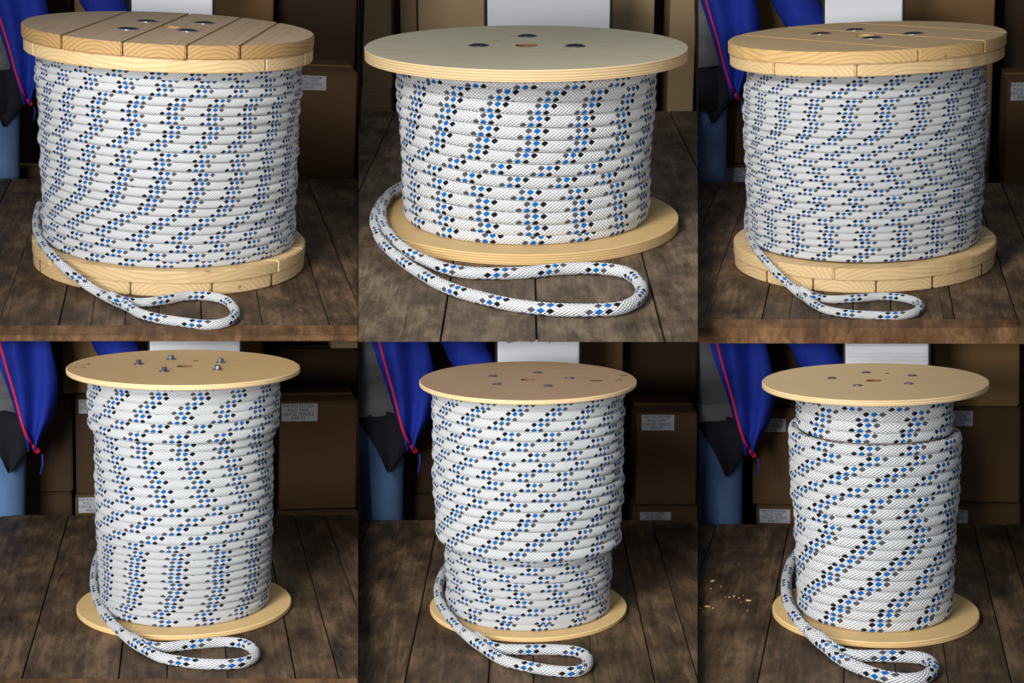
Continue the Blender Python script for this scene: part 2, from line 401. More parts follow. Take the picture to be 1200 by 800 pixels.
for k,b in BAY.items():
    t=root('plank_bench', BENCH[k], 'table', b.M)
    xl=b.x0-(150 if k in(1,4) else -.2); xr=b.x1+(150 if k in(3,6) else -.2)
    fy=FRONT[k]
    quad=[b.onz(xl,fy),b.onz(xr,fy),b.onz(xr,BACKPX[k]),b.onz(xl,BACKPX[k])]
    quad=[(p.x,p.y) for p in quad]
    xs=[(-2,1)]+[(x*SC[k],w_) for x,w_ in SEAMS[k]]+[(2,1)]
    th=.03
    for (xa,wa),(xb,wb) in zip(xs,xs[1:]):
        g=.0018*SC[k]/1.32
        poly=[(xa+g*wa,-3),(xb-g*wb,-3),(xb-g*wb,3),(xa+g*wa,3)]
        for i in range(4): poly=clip(poly,quad[i],quad[(i+1)%4])
        if len(poly)<3: continue
        dz=random.uniform(-.0015,0)
        cxp=sum(p[0] for p in poly)/len(poly); cyp=sum(p[1] for p in poly)/len(poly)
        pl=[(p[0]-cxp,p[1]-cyp) for p in poly]
        if k==2:                        # front ends cut back on the underside
            bm=bmesh.new(); ymin=min(p[1] for p in pl)
            hi=[bm.verts.new((p[0],p[1],0)) for p in pl]
            lo=[bm.verts.new((p[0],p[1]+(.11 if p[1]<ymin+.05 else 0),-th)) for p in pl]
            n_=len(pl); bm.faces.new(hi); bm.faces.new(lo[::-1])
            for i in range(n_): bm.faces.new((lo[i],lo[(i+1)%n_],hi[(i+1)%n_],hi[i]))
            me=fin(bm)
        else: me=prism(pl,-th,0,.0012)
        link('plank', me, TABLE2 if k==2 else TABLE, t, Matrix.Translation((cxp,cyp,dz)))
    if k in (1,3,4):
        f2={1:394,3:385,4:812}[k]
        a=b.onz(xl,fy+.4);c=b.onz(xr,fy+.4);d=b.onz(xr,f2);e=b.onz(xl,f2)
        drop=b.ony(b.cx,400,d.y).z if k<4 else -.05
        nseg=1
        me=prism([(e.x,e.y),(d.x,d.y),(c.x,c.y),(a.x,a.y)],drop,.002,.003,2)
        link('front_rail', me, BEAM, t)
    ub=[((p[0])*.985,p[1]+(.14 if p[1]<0 else -.01)) for p in quad]
    link('seam_backing', prism(ub,-th-.012,-th-.001), BEAM, t)  # added board under the planks, keeps light out of the seams
    # cross bearers and legs under the planks
    yA=min(p[1] for p in quad); yB=max(p[1] for p in quad)
    xw=min(abs(quad[0][0]),abs(quad[1][0]))-.04
    if k>3:
        for sx in (-1,1):
            for yy in (yA+.12,yB-.1):
                link('leg', box(sx*xw-.03,sx*xw+.03,yy-.03,yy+.03,-FLOOR_DROP+.005,-th,.004), BEAM, t)
    else:
        for sx in (-1,1): link('leg', box(sx*xw-.03,sx*xw+.03,yB-.22,yB-.16,-FLOOR_DROP-.04,-th,.004), BEAM, t)
    for yy in (yA+.5,yB-.13): link('bearer', box(-xw,xw,yy-.03,yy+.03,-th-.07,-th-.012), BEAM, t)
# ------------------------------------------------------------------ reels
def half_chords(R, ya, yb, n=20):
    """strip ya..yb cut out of a disc, grain along x"""
    f=lambda y: math.sqrt(max(R*R-y*y,1e-9))
    ys=[ya+(yb-ya)*i/n for i in range(n+1)]
    ys=[max(-R+1e-4,min(R-1e-4,y)) for y in ys]
    right=[(f(y),y) for y in ys]; left=[(-f(y),y) for y in reversed(ys)]
    return right+left
def ring_seams(R, cuts): return [-R]+[c*R for c in cuts]+[R]
def plank_disc(t, R, z0, z1, ang, cuts, mat, hole=0.0, jitter=.003, notch=None):
    ed=ring_seams(R,cuts)
    for i,(a,c) in enumerate(zip(ed,ed[1:])):
        g=.0022
        poly=half_chords(R*random.uniform(.995,1.0), a+(g if i else .0005), c-(g if i<len(ed)-2 else .0005))
        me=prism(poly,z0,z1,.0035,2)
        if hole and a<hole*1.3 and c>-hole*1.3:
            cut=solid([(hole,z0-.02),(hole,z1+.02)],28)
            co=bpy.data.objects.new('cutter',cut); COL.objects.link(co)
            me2=baked(me,[('BOOLEAN',dict(operation='DIFFERENCE',object=co,solver='EXACT'))])
            bpy.data.objects.remove(co); me=me2; me.materials.clear()
        # move the origin to the board so that its own growth rings centre on it
        mid=(a+c)/2; zm=(z0+z1)/2
        me.transform(Matrix.Translation((0,-mid,-zm)))
        link('board', me, mat, t, Matrix.Rotation(ang,4,'Z')@Matrix.Translation((0,mid,zm+random.uniform(-jitter,0) if z1>.2 else zm)))
REELLAB={1:'wide wooden cable reel with grey-topped crossed pine boards laid slantwise',
 2:'squat plywood reel with greenish-grey top and thick layered edge, top row centre',
 3:'wide wooden cable reel of fresh golden pine boards laid side to side',
 4:'tall plywood reel with five raised hex bolt heads on its tan top',
 5:'tall plywood reel with brown top, flush nuts and pen marks at its right edge',
 6:'tall plywood reel with the palest top and flush nuts, bottom right'}
BOLTS={1:[(150,34),(172.5,25),(220,36),(239,27)],2:[(561,53.5),(617.5,42.5),(674,54)],3:[(962,39.5),(1002,35),(1022,44.5),(1070,39.5)],
 4:[(162.5,426.5),(200.5,421),(258.5,424.5),(255,433),(192.5,435)],5:[(577.5,440.5),(582.5,450),(630,436.5),(667.5,443),(642.5,452)],
 6:[(975,443),(1015,436.5),(1069,440),(1065,449.5),(1005,451.5)]}
MARK=(lin(150,110,62),)
PLY={2:(ply_face('ply_grey_green',lin(164,154,126),lin(200,192,166),.45,lin(150,126,92)),9),
     4:(ply_face('ply_tan',lin(176,138,84),lin(206,170,116)),5),
     5:(ply_face('ply_brown',lin(146,114,82),lin(178,144,110)),5),
     6:(ply_face('ply_pale',lin(196,162,112),lin(226,196,148),.25,lin(180,140,90)),5)}
PLYBASE=ply_face('ply_base_honey',lin(196,158,100),lin(226,194,138))
for k,b in BAY.items():
    t=root('cable_reel', REELLAB[k], 'cable reel', b.M)
    H,Rt,Rb,tt,tb=b.H,b.Rt,b.Rb,b.tt,b.tb
    if k in (1,3):
        a1=math.radians(77 if k==1 else -44); a2=a1+math.pi/2
        mt=PINE_OLD if k==1 else PINE_TOP
        c1=[-.63,-.32,.08,.51] if k==1 else [-.42,.14,.62]
        c2=[-.6,-.2,.2,.62] if k==1 else [-.65,-.09,.43,.8]
        hm=H-tt*.5
        plank_disc(t,Rt,hm,H,a1,c1,mt,.022*1.5,.0)
        plank_disc(t,Rt*.992,H-tt,hm,a2,c2,PINE_NEW,0,.0)
        plank_disc(t,Rb,tb*.5,tb,math.radians(176 if k==1 else 40),[-.62,-.2,.22,.6],PINE_NEW,0,0)
        plank_disc(t,Rb*.995,0,tb*.5,math.radians(82 if k==1 else 90),[-.8,-.41,.14,.5,.86] if k==1 else [-.87,-.5,-.1,.35,.7],PINE_NEW,0,0)
        hr=.03
    else:
        face,plies=PLY[k]; hr={2:.042,4:.021,5:.021,6:.022}[k]
        bv=.002
        edge_t=ply_edge('ply_edge',lin(186,146,92),lin(228,204,162),plies,tt); edge_b=ply_edge('ply_edge_base',lin(190,146,86),lin(232,200,146),plies,tb)
        def disc(R,h): return lathe([(hr,0),(R-bv,0),(R,bv),(R,h-bv),(R-bv,h),(hr,h)],128,matidx=[1,1,1,1,0,2])
        link('upper_flange', disc(Rt,tt), [face,edge_t,HOLE], t, Matrix.Translation((0,0,H-tt))@Matrix.Rotation(math.radians({2:8,4:-4,5:2,6:5}[k]),4,'Z'))
        link('lower_flange', disc(Rb,tb), [PLYBASE,edge_b,HOLE], t)
    # drum the rope is wound on
    rin={1:.80,2:.66,3:.74,4:.60,5:.64,6:.56}[k]*Rt
    link('drum', lathe([(hr,tb),(rin,tb),(rin,H-tt),(hr,H-tt)],64,True), PLYBASE, t)
    for (px,py) in BOLTS[k]:
        p=b.onz(px,py,H)
        s={1:1.575,2:2.2,3:1.575}.get(k,1.1)
        if k==4:
            w_=link('washer', solid([(.0135,0),(.0135,.002)],24), STEEL, t, Matrix.Translation((p.x,p.y,H)))
            link('bolt_head', solid([(.0075,.002),(.0080,.003),(.0080,.0105),(.0068,.012)],6), STEEL, t, Matrix.Translation((p.x,p.y,H))@Matrix.Rotation(random.random(),4,'Z'))
        else:
            r_={1:.024,3:.024,2:.0175}.get(k,.0125)*s
            link('washer', lathe([(r_*.52,.0002),(r_,.0002),(r_,.0009*s),(r_*.92,.0014*s),(r_*.52,.0014*s)],28), ZINC if k in(1,3) else STEEL, t, Matrix.Translation((p.x,p.y,H)))
            link('nut', solid([(r_*.78,.0002),(r_*.78,.0022*s),(r_*.70,.0026*s)],6 if k not in(1,3) else 24), NUT_GAP_BLACK if k in(1,2,3) else STEEL, t, Matrix.Translation((p.x,p.y,H))@Matrix.Rotation(random.random(),4,'Z'))
# pencil marks and a knot on two of the plywood tops
def strokes(b, name, lists, h, r, mat, parent=None):
    bm=bmesh.new(); me_all=[]
    for pts in lists:
        P=[b.onz(x,y,h) for x,y in pts]
        me=tube(catmull(P,3) if len(P)>2 else P, r, 5); bm.from_mesh(me); bpy.data.meshes.remove(me)
    o=link(name, fin(bm), mat, parent)
    return o
def reel_of(k):
    return [o for o in COL.objects if o.get('category')=='cable reel'][k-1]
strokes(BAY[4],'pen_marks',[[(87.3,430.4),(89.8,430.4)],[(94.2,430.4),(96.2,430.4)],[(98,430.3),(100,430.4)],[(96.5,428.6),(98.7,428.3)],[(100.5,428),(101.7,426.8),(103,426.4),(103.4,427.3),(104.4,426),(105.6,426.3)]],BAY[4].H,.0011,PENINK,reel_of(4))
strokes(BAY[5],'pen_marks',[[(721.2,446.5),(723.6,446.3),(725,443.8),(727.5,443.6),(727.6,446.4)],[(725.5,439.6),(731,439.4),(736,439.6)],[(729.5,439.6),(729.6,441.6)],[(733,439.5),(732.4,440.8)]],BAY[5].H,.0011,PENINK,reel_of(5))
for k,px,py,rx in ((4,229.5,423,.009),(5,698.5,446,.02),(6,1040,437.5,.008),(1,216,19,.012)):
    b=BAY[k]; p=b.onz(px,py,b.H)
    me=solid([(rx*.6,0),(rx,.0006),(rx*.7,.0012)],14); me.transform(Matrix.Scale(.5,4,(0,1,0)))
    link('knot', me, PENINK if k==1 else plain('knot_wood',lin(92,62,34),lin(120,84,48),30), reel_of(k), Matrix.Translation((p.x,p.y,b.H)))
# ------------------------------------------------------------------ ropes
FRONTX={
 1:(46,[183,196,190,211,202,202,205,197,182,194,187,192.6,188,181,177.6,168.7,192.6,176.8,161,166,181,197]),
 2:(58,[620.2,647.7,635.3,627,624,623.4,611.3,639.5,601.4,616.5,622.3,622.5,624.3,629.8]),
 3:(43,[970+z/6.96 for z in (275,180,360,180,455,445,470,405,320,440,300,420,490,512,580,408,500,535,402,545,312,295,305,340,245)]),
 4:(49.6,[90+z/4.615 for z in (690,660,585,565,665,538,577,570,620,635,655,680,690,535,622,535,635,520,545,540,533,530,540,527,510,505,665,480)]),
 5:(46.6,[500+z/4.615 for z in (525,675,600,660,520,580,635,522,568,635,695,568,522,645,565,690,533,570,635,680,498,510,575,650,632)]),
 6:(57.5,[900+z/4.615 for z in (475,555,525,515,530,570,712,620,730,590,770,535,580,548,488,690,618,575,745,680,630,585)])}
PROFILE={1:[(0,.92),(.5,.905),(1,.892)],2:[(0,.815),(.5,.80),(1,.785)],3:[(0,.858),(.11,.862),(.13,.897),(.55,.888),(1,.858)],
 4:[(0,.83),(.225,.828),(.235,.775),(.6,.772),(1,.735)],5:[(0,.895),(.4,.888),(.63,.868),(.645,.79),(1,.772)],
 6:[(0,.70),(.175,.70),(.20,.775),(.45,.762),(.55,.73),(1,.70)]}
Z=lambda ox,oy,s,pts:[(ox+x/s,oy+y/s) for x,y in pts]
TAILS={   # stem (height fraction 1 = on the flange, 0 = on the bench), then the eye
 1:[(47,240,1),(44,252,1),(43,263,1),(45,275,1),(52,288,1),(62,300,.95),(75,313,.75),(90,325,.5),(105,336,.25),(120,345,.05),(135,352,.0),(148,358,0),(165,367.5,0),(185,373,0),(205,376,0),(225,379,0),(245,380.5,0),(264,378,0),(274.5,371,0),(274.5,361.5,0),(267,353.5,0),(253,348.3,0),(235,346.3,0),(215,347.2,0),(195,351,0),(175,354,0),(158,354.5,0),(143,352.5,.12),(128,346,.3)],
 2:[(484,214,1),(468,219,1),(455,228,1),(445,240,1),(439,254,1),(440,268,.9),(447,282,.7),(459,295,.45),(475,308,.2),(490,318,.05),(510,330,0),(530,339,0),(560,348,0),(600,357,0),(640,362,0),(690,363.5,0),(725,361,0),(745,353,0),(752,341,0),(747,328.5,0),(730,318.5,0),(700,314.5,0),(660,315,0),(620,319,0),(580,320.5,0),(545,319,0),(520,314,.1),(501,306,.35),(484,298,.6),(468,286,.85),(455,272,1.05),(448,258,1.1),(448,245,1.1),(454,233,1.1),(465,224,1.1),(482,217,1.1)],
}
TAILS[3]=[(x,y,h) for (x,y),h in zip(Z(810,240,5,[(345,0),(335,40),(330,90),(335,150),(355,210),(390,270),(430,320),(475,370),(520,420),(570,465),(620,505),(665,540),(720,580),(780,610),(850,628),(930,638),(1000,643),(1080,647),(1170,650),(1250,645),(1310,630),(1340,606),(1335,580),(1300,560),(1240,545),(1170,537),(1090,537),(1000,545),(900,552),(830,554),(760,548),(700,528),(640,495)]),[1,1,1,1,1,1,.9,.7,.5,.25,.08]+[0]*19+[0,.15,.3])]
TAILS[4]=[(x,y,h) for (x,y),h in zip(Z(0,640,5,[(600,0),(585,40),(565,100),(554,180),(557,250),(577,320),(612,390),(660,450),(715,505),(780,555),(840,597),(900,630),(960,655),(1050,672),(1130,684),(1230,690),(1340,690),(1425,680),(1480,655),(1493,625),(1478,595),(1425,570),(1345,561),(1270,561),(1170,570),(1050,583),(960,592),(895,588),(835,572),(775,535)]),[1,1,1,1,1,1,1,.8,.5,.2]+[0]*17+[0,.3,.6])]
TAILS[5]=[(x,y,h) for (x,y),h in zip(Z(420,640,5,[(540,100),(510,140),(485,190),(470,250),(477,320),(510,380),(560,445),(620,505),(680,552),(735,595),(790,635),(860,670),(950,695),(1000,705),(1080,720),(1180,733),(1270,733),(1328,710),(1345,672),(1330,638),(1280,618),(1200,608),(1100,604),(1000,605),(920,605),(850,602),(790,590),(740,565),(690,525)]),[1,1,1,1,1,1,.95,.7,.4,.1]+[0]*16+[.05,.4,.7])]
TAILS[6]=[(x,y,h) for (x,y),h in zip(Z(810,640,5,[(640,20),(610,60),(582,110),(562,180),(557,250),(567,320),(592,380),(634,440),(690,497),(750,550),(805,600),(860,648),(930,688),(1000,718),(1080,748),(1180,772),(1280,780),(1365,766),(1410,730),(1413,695),(1385,668),(1330,652),(1250,645),(1150,643),(1060,643),(1000,643),(930,636),(865,617),(805,575),(740,520)]),[1,1,1,1,1,1,1,.9,.6,.3,.1]+[0]*16+[.1,.5,.8])]
ROPELAB={1:'thin white rope with blue and black flecks wound on the reel with grey-topped slanting boards',
 2:'thick white blue-flecked rope on the squat plywood reel, its doubled tail making the longest loop',
 3:'thin white rope with blue and black flecks wound on the golden pine board reel',
 4:'white rope with blue flecks on the tall reel with raised bolt heads',
 5:'white rope with slanting blue fleck bands on the tall reel with the brown top',
 6:'thick white blue-flecked rope on the palest tall reel, narrower just under its top'}
for k,b in BAY.items():
    p_px,fx=FRONTX[k]; n=len(fx); Rt=b.Rt
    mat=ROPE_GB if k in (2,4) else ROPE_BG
    t=root('rope', ROPELAB[k], 'rope', b.M)
    zt=b.H-b.tt; zb=b.tb; hz=(zt-zb)/n
    if k in (4,5):             # lower winds are packed closer
        split={4:17,5:16}[k]; zs={4:.66,5:.68}[k]
        edges=[zt-(zt-zb)*zs*i/split for i in range(split+1)]+[zt-(zt-zb)*(zs+(1-zs)*i/(n-split)) for i in range(1,n-split+1)]
    else: edges=[zt-hz*i for i in range(n+1)]
    prof=[lerp_table(PROFILE[k],(i+.5)/n)*Rt*(1+random.uniform(-.010,.008)) for i in range(n)]
    seg=84; path=[];ups=[];us=[];rad=[]
    uprev=None
    U=[]
    for i in range(n):
        rho=prof[i]
        zfront=(b.M@Vector((0,-rho,(edges[i]+edges[i+1])/2))-CAM).dot(FWD)
        ps=F/zfront; plen=p_px/ps
        ui=1/6-((fx[i]-b.cx)/ps)/plen
        if uprev is None: U.append(ui)
        else:
            want=uprev+2*math.pi*rho/plen; U.append(want+((ui-want+.5)%1.0-.5))
        uprev=U[-1]
    plen_avg=plen
    def at(arr,x):
        i=int(math.floor(x)); 
        if i<0: return arr[0]+(arr[1]-arr[0])*x
        if i>=len(arr)-1: return arr[-1]+(arr[-1]-arr[-2])*(x-len(arr)+1)
        return arr[i]+(arr[i+1]-arr[i])*(x-i)
    def step(arr,x):            # radius / height hold during the front half and change over behind
        i=max(0,min(len(arr)-1,int(math.floor(x+.5)))); fr=x-i
        j=i+1 if fr>0 else i-1; j=max(0,min(len(arr)-1,j)); a=abs(fr)
        q=max(0,(a-.28)/.22)*.5; return arr[i]+(arr[j]-arr[i])*q
    zc=[(edges[i]+edges[i+1])/2 for i in range(n)]; hr_=[(edges[i]-edges[i+1])/2 for i in range(n)]
    wob=[random.uniform(-.10,.10) for _ in range(n)]
    for q in range(n*seg+1):
        x=q/seg-.5; th=2*math.pi*x
        r=step(hr_,x)*1.03
        rho=step(prof,x)-r+.0015*math.sin(3.1*th/2.0+k)
        zz=at(zc,x) if 0<x<n-1 else (zc[0] if x<=0 else zc[-1])
        zz+=.16*hz*math.sin(th*1.02+k*1.7)+.08*hz*math.sin(th*2.03+k)
        zz=max(zb+r,min(zt-r,zz))
        d=Vector((math.sin(th),-math.cos(th),0))
        path.append(d*rho+Vector((0,0,zz))); ups.append(d); rad.append(r); us.append(at(U,x))
    me=tube(path,rad,16,us=us,ups=ups,sq=.64)
    # around-coordinate must grow downwards when the winds run to the right
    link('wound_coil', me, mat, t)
    rr=sum(hr_)/n*1.0
    rt={1:1.06,2:1.0,3:1.06,4:1.15,5:1.12,6:1.12}[k]*rr
    P=[b.onz(x,y,rt+h*(b.tb)) for x,y,h in TAILS[k]]
    pth=catmull(P,7)
    nn=len(pth)
    rl=[rt*(.84+.16*min(1,max(0,min(i,nn-1-i)/7-6)/4)) if k==2 else rt for i in range(nn)]
    me=tube(pth,rl,12,Vector((0,0,1)),.37,plen_avg*rt/rr)
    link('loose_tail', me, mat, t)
    if k!=2:
        # whipped collar where the eye is spliced
        TH={1:11,3:11,4:10,5:9,6:10}[k]
        c=b.onz(TAILS[k][TH][0],TAILS[k][TH][1],rt+TAILS[k][TH][2]*b.tb)
        i0=max(0,(TH-2)*7); i1=TH*7+3
        seg_=pth[i0:i1]; m_=len(seg_)
        rl=[rt*(1.0+.22*math.sin(math.pi*i/(m_-1))) for i in range(m_)]
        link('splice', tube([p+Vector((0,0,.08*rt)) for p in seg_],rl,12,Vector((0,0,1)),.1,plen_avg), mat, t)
# ------------------------------------------------------------------ cartons and white boxes behind the benches
TXT=['WP POLYESTER','PULL TAPE','1250 LB TENSILE','3000 FT']
def carton(b, x0,y0,x1,y1, dy, label, mat=CARD, depth=.3, lab=None, zbot=None, taped=True):
    Y=b.yb+dy
    a=b.ony(x0,y0,Y); c=b.ony(x1,y0,Y)
    zb_=-FLOOR_DROP if y1 is None else b.ony((x0+x1)/2,y1,Y).z
    if zbot is not None: zb_=zbot
    zt_=(a.z+c.z)/2; xm=(a.x+c.x)/2; hw=(c.x-a.x)/2
    ym=Y+depth/2
    t=root('carton', label, 'box', b.M@Matrix.Translation((xm,ym,zb_)))
    h=zt_-zb_
    link('body', box(-hw,hw,-depth/2,depth/2,0,h-.004,.005,2), mat, t)
    fw=depth/2-.002
    for s in (-1,1):
        link('top_flap', box(-hw+.002,hw-.002,min(s*.0015,s*fw),max(s*.0015,s*fw),h-.004,h,.001), mat, t)
    if taped: link('packing_tape', box(-hw*.98,hw*.98,-.022,.022,h,h+.0006), TAPE, t)
    if lab:
        p=b.ony(lab[0],lab[1],Y); q=b.ony(lab[2],lab[3],Y)
        lx=(p.x+q.x)/2-xm; lz=(p.z+q.z)/2-zb_; lw=(q.x-p.x)/2; lh=(p.z-q.z)/2
        if lz+lh>h-.006: lz=h-.006-lh
        lo=link('shipping_label', box(-lw,lw,-.0008,0,-lh,lh), PAPER, t, Matrix.Translation((lx,-depth/2,lz)))
        for i,s in enumerate(TXT):
            link('lettering', text_mesh(s, lh*.50), INK, lo, Matrix.Translation((-lw*.08,-.0011,lh*(.68-.45*i)))@Matrix.Rotation(math.pi/2,4,'X'))
    return t
LB='carton'
b=BAY[1]
carton(b,343,84,419.3,None,.10,'brown carton with white shipping label beside the grey-topped reel',CARD,.42,(346,88,382,106))
carton(b,326,-30,419.3,42,.62,'dark carton high behind the labelled carton at the grey-topped reel',CARD3,.26,zbot=-FLOOR_DROP)
carton(b,252,-30,321,None,.42,'brown carton right of the white box at the grey-topped reel',CARDM,.3)
carton(b,86.5,-30,152,None,.50,'brown carton behind the blue sleeve at the grey-topped reel',CARDM,.3)
carton(b,42,-30,82,None,.60,'narrow brown carton between jacket and sleeve at the grey-topped reel',CARD3,.25)
carton(b,14,196,60,None,.36,'low carton beside the jeans at the grey-topped reel',CARD3,.12)
b=BAY[2]
carton(b,420.6,105,456,None,.30,'low pale carton at the far left behind the squat reel',CARD2,.4)
carton(b,420.6,-30,455,104,.32,'tall pale carton stacked on the low one left of the squat reel',CARD2,.36)
carton(b,468,-30,487,None,.42,'narrow pale carton standing alone left of the squat reel',CARD2,.3)
carton(b,489,-30,567,None,.36,'broad pale carton touching the left side of the white box behind the squat reel',CARD2,.3)
carton(b,719,-30,768,None,.36,'pale carton touching the right side of the white box behind the squat reel',CARD2,.3)
carton(b,787,-30,817.4,None,.30,'pale carton at the far right behind the squat reel',CARD2,.4)
b=BAY[3]
carton(b,843,193,884,None,.42,'low labelled carton peeping out beside the jeans at the golden pine reel',CARD,.3,(847,197,874,213))
carton(b,838,83,884,191.5,.42,'brown carton under the jacket hem at the golden pine reel',CARD,.28,(843,89,874,107))
carton(b,868,-30,965,81,.48,'brown carton behind the blue sleeve at the golden pine reel',CARDM,.28,zbot=b.ony(900,82,b.yb+.48).z)
carton(b,1061,-30,1167,None,.36,'broad brown carton right of the white box at the golden pine reel',CARDM,.3)
carton(b,1180.5,93,1240,None,.12,'labelled brown carton at the right edge beside the golden pine reel',CARD,.42,(1185,97,1219,117))
carton(b,1179,-30,1240,48,.62,'dark carton high at the right edge behind the golden pine reel',CARD3,.26,zbot=-FLOOR_DROP)
b=BAY[4]
carton(b,325,598,419.3,None,.06,'low carton under the labelled one at the reel with raised bolts',CARD,.32)
carton(b,328,470,419.3,597,.06,'large creased carton with white shipping label at the reel with raised bolts',CARD,.30,(330,473,372,493))
carton(b,320,409,419.3,None,.43,'dark carton behind the labelled one at the reel with raised bolts',CARD3,.15)
carton(b,283,388,308,None,.28,'brown carton right of the white box at the reel with raised bolts',CARDM,.26)
carton(b,18,577,84,None,.36,'low brown carton beside the jeans at the reel with raised bolts',CARD3,.2)
carton(b,22,466,84,576,.36,'bulging brown carton under the jacket at the reel with raised bolts',CARD3,.2)
carton(b,88,579,150,None,.30,'low labelled carton left of the reel with raised bolts',CARD,.24,(92,583,128,600))
carton(b,88,462,150,578,.30,'upright labelled carton left of the reel with raised bolts',CARD3,.24,(92,468,128,484))
carton(b,73,386,170,461,.33,'brown carton behind the blue sleeve at the reel with raised bolts',CARDM,.2)
b=BAY[5]
carton(b,742,593,817.4,None,.06,'low labelled carton at the bottom of the stack by the brown-topped reel',CARD,.32,(750,600,786,614))
carton(b,746,484,817.4,592,.06,'creased carton with white shipping label beside the brown-topped reel',CARD,.32,(752,486,790,504))
carton(b,731,388,817.4,None,.42,'dark carton behind the labelled stack by the brown-topped reel',CARD3,.16)
carton(b,681,388,730,None,.28,'brown carton right of the white box at the brown-topped reel',CARDM,.26)
carton(b,470,579,535,None,.34,'low dark carton beside the jeans at the brown-topped reel',CARD3,.2)
carton(b,470,388,582,578,.36,'tall dark carton behind jacket and sleeve at the brown-topped reel',CARD3,.2)
b=BAY[6]
carton(b,886,592,960,None,.30,'low labelled carton beside the jeans at the palest reel',CARD,.24,(890,596,926,613))
carton(b,880,478,960,591,.30,'upright labelled carton under the jacket hem at the palest reel',CARD,.24,(887,490,921,506))
carton(b,880,388,988,477,.32,'brown carton behind the blue sleeve at the palest reel',CARD3,.22)
carton(b,1094,590,1196,None,.24,'low labelled carton right of the palest reel',CARD,.3,(1100,597,1134,613))
carton(b,1094,477,1196,589,.24,'middle carton with half-hidden label right of the palest reel',CARD,.3,(1106,481,1140,499))
carton(b,1094,388,1195,476,.24,'upper plain carton of the stack right of the palest reel',CARDM,.28)
# small pine board on the dark carton of bay four
b=BAY[4]; Y=b.yb+.435
p=b.ony(388,398,Y); q=b.ony(419.2,409,Y); zt4=(b.ony(320,409,Y-.005).z+b.ony(419.3,409,Y-.005).z)/2
o=link('pine_offcut', box(p.x,q.x,Y,Y+.10,zt4+.0015,p.z,.003), PINE_NEW, None, b.M)
tag(o,'pale pine offcut lying on the dark carton high right of the reel with raised bolts','wood')
# white boxes standing on the benches behind the reels
WB={1:(154,249,-30,.80),2:(571,715.5,-30,.82),3:(967,1058,-30,.80),4:(175.5,281,392,.86),5:(583,678.5,392,.86),6:(990.5,1088,392,.86)}
WBL={1:'plain white box behind the grey-topped reel',2:'widest white box behind the squat reel',3:'plain white box behind the golden pine reel',
 4:'white box behind the reel with raised bolt heads',5:'white box with handwriting behind the brown-topped reel',6:'ribbed white box behind the palest reel'}
for k,(xa,xb,yt,fr) in WB.items():
    b=BAY[k]; Y=b.yb*fr
    p=b.ony(xa,yt,Y); q=b.ony(xb,yt,Y); h=(p.z+q.z)/2; xm=(p.x+q.x)/2; hw=(q.x-p.x)/2; dp=.07*SC[k]/1.32
    t=root('white_box', WBL[k], 'box', b.M@Matrix.Translation((xm,Y+dp/2,0)))
    link('body', box(-hw,hw,-dp/2,dp/2,0,h,.004,2), WHITE, t)
    mp=b.mpp((xm,Y,h))
    for s in (-1,1): link('gap_shade_strip', box(min(s*hw,s*(hw+3*mp)),max(s*hw,s*(hw+3*mp)),-dp/2+.008,dp/2-.004,0,h,.001), NUT_GAP_BLACK, t)  # black strips added for the shaded gaps beside the box
    if k==6:
        for i in range(9):
            link('rib', box(-hw*.97,hw*.97,-dp/2-.0022,-dp/2,h-.014-i*.0125,h-.0085-i*.0125,.001), WHITE, t)
    if k==5:
        bm=bmesh.new()
        for pts in ([(594.5,399.5),(595.2,401.6),(597.3,401),(599.5,400.2)],[(622.5,399.5),(622.8,401.8)],[(643,401.6),(644.5,401),(645,399.4)],[(600,400.2),(604,399.4)]):
            P=[b.ony(x,y,Y) for x,y in pts]; P=[Vector((v.x-xm,-dp/2-.0004,v.z)) for v in P]
            me=tube(P,.0016,5,Vector((0,1,0))); bm.from_mesh(me); bpy.data.meshes.remove(me)
        link('handwriting', fin(bm), INK, t)
# ------------------------------------------------------------------ the person behind the benches
def loft(bm, rings, n=20):
    """rings of (cx,cy,z,rx,ry)"""
    R=[[bm.verts.new((cx+rx*math.cos(2*math.pi*i/n),cy+ry*math.sin(2*math.pi*i/n),z)) for i in range(n)] for cx,cy,z,rx,ry in rings]
    for a,c in zip(R,R[1:]):
        for i in range(n): bm.faces.new((a[i],a[(i+1)%n],c[(i+1)%n],c[i]))
    bm.faces.new(R[0][::-1]); bm.faces.new(R[-1])
def sheet(rows, thick=.006):
    """grid of points -> solid cloth of some thickness (towards +y)"""
    bm=bmesh.new(); nr=len(rows); nc=len(rows[0])
    A=[[bm.verts.new(p) for p in r] for r in rows]; B=[[bm.verts.new((p[0],p[1]+thick,p[2])) for p in r] for r in rows]
    for i in range(nr-1):
        for j in range(nc-1):
            bm.faces.new((A[i][j],A[i][j+1],A[i+1][j+1],A[i+1][j])); bm.faces.new((B[i][j],B[i+1][j],B[i+1][j+1],B[i][j+1]))
    for i in range(nr-1):
        bm.faces.new((A[i][0],A[i+1][0],B[i+1][0],B[i][0])); bm.faces.new((A[i][-1],B[i][-1],B[i+1][-1],A[i+1][-1]))
    for j in range(nc-1):
        bm.faces.new((A[0][j],B[0][j],B[0][j+1],A[0][j+1])); bm.faces.new((A[-1][j],A[-1][j+1],B[-1][j+1],B[-1][j]))
    return fin(bm, smooth=True)
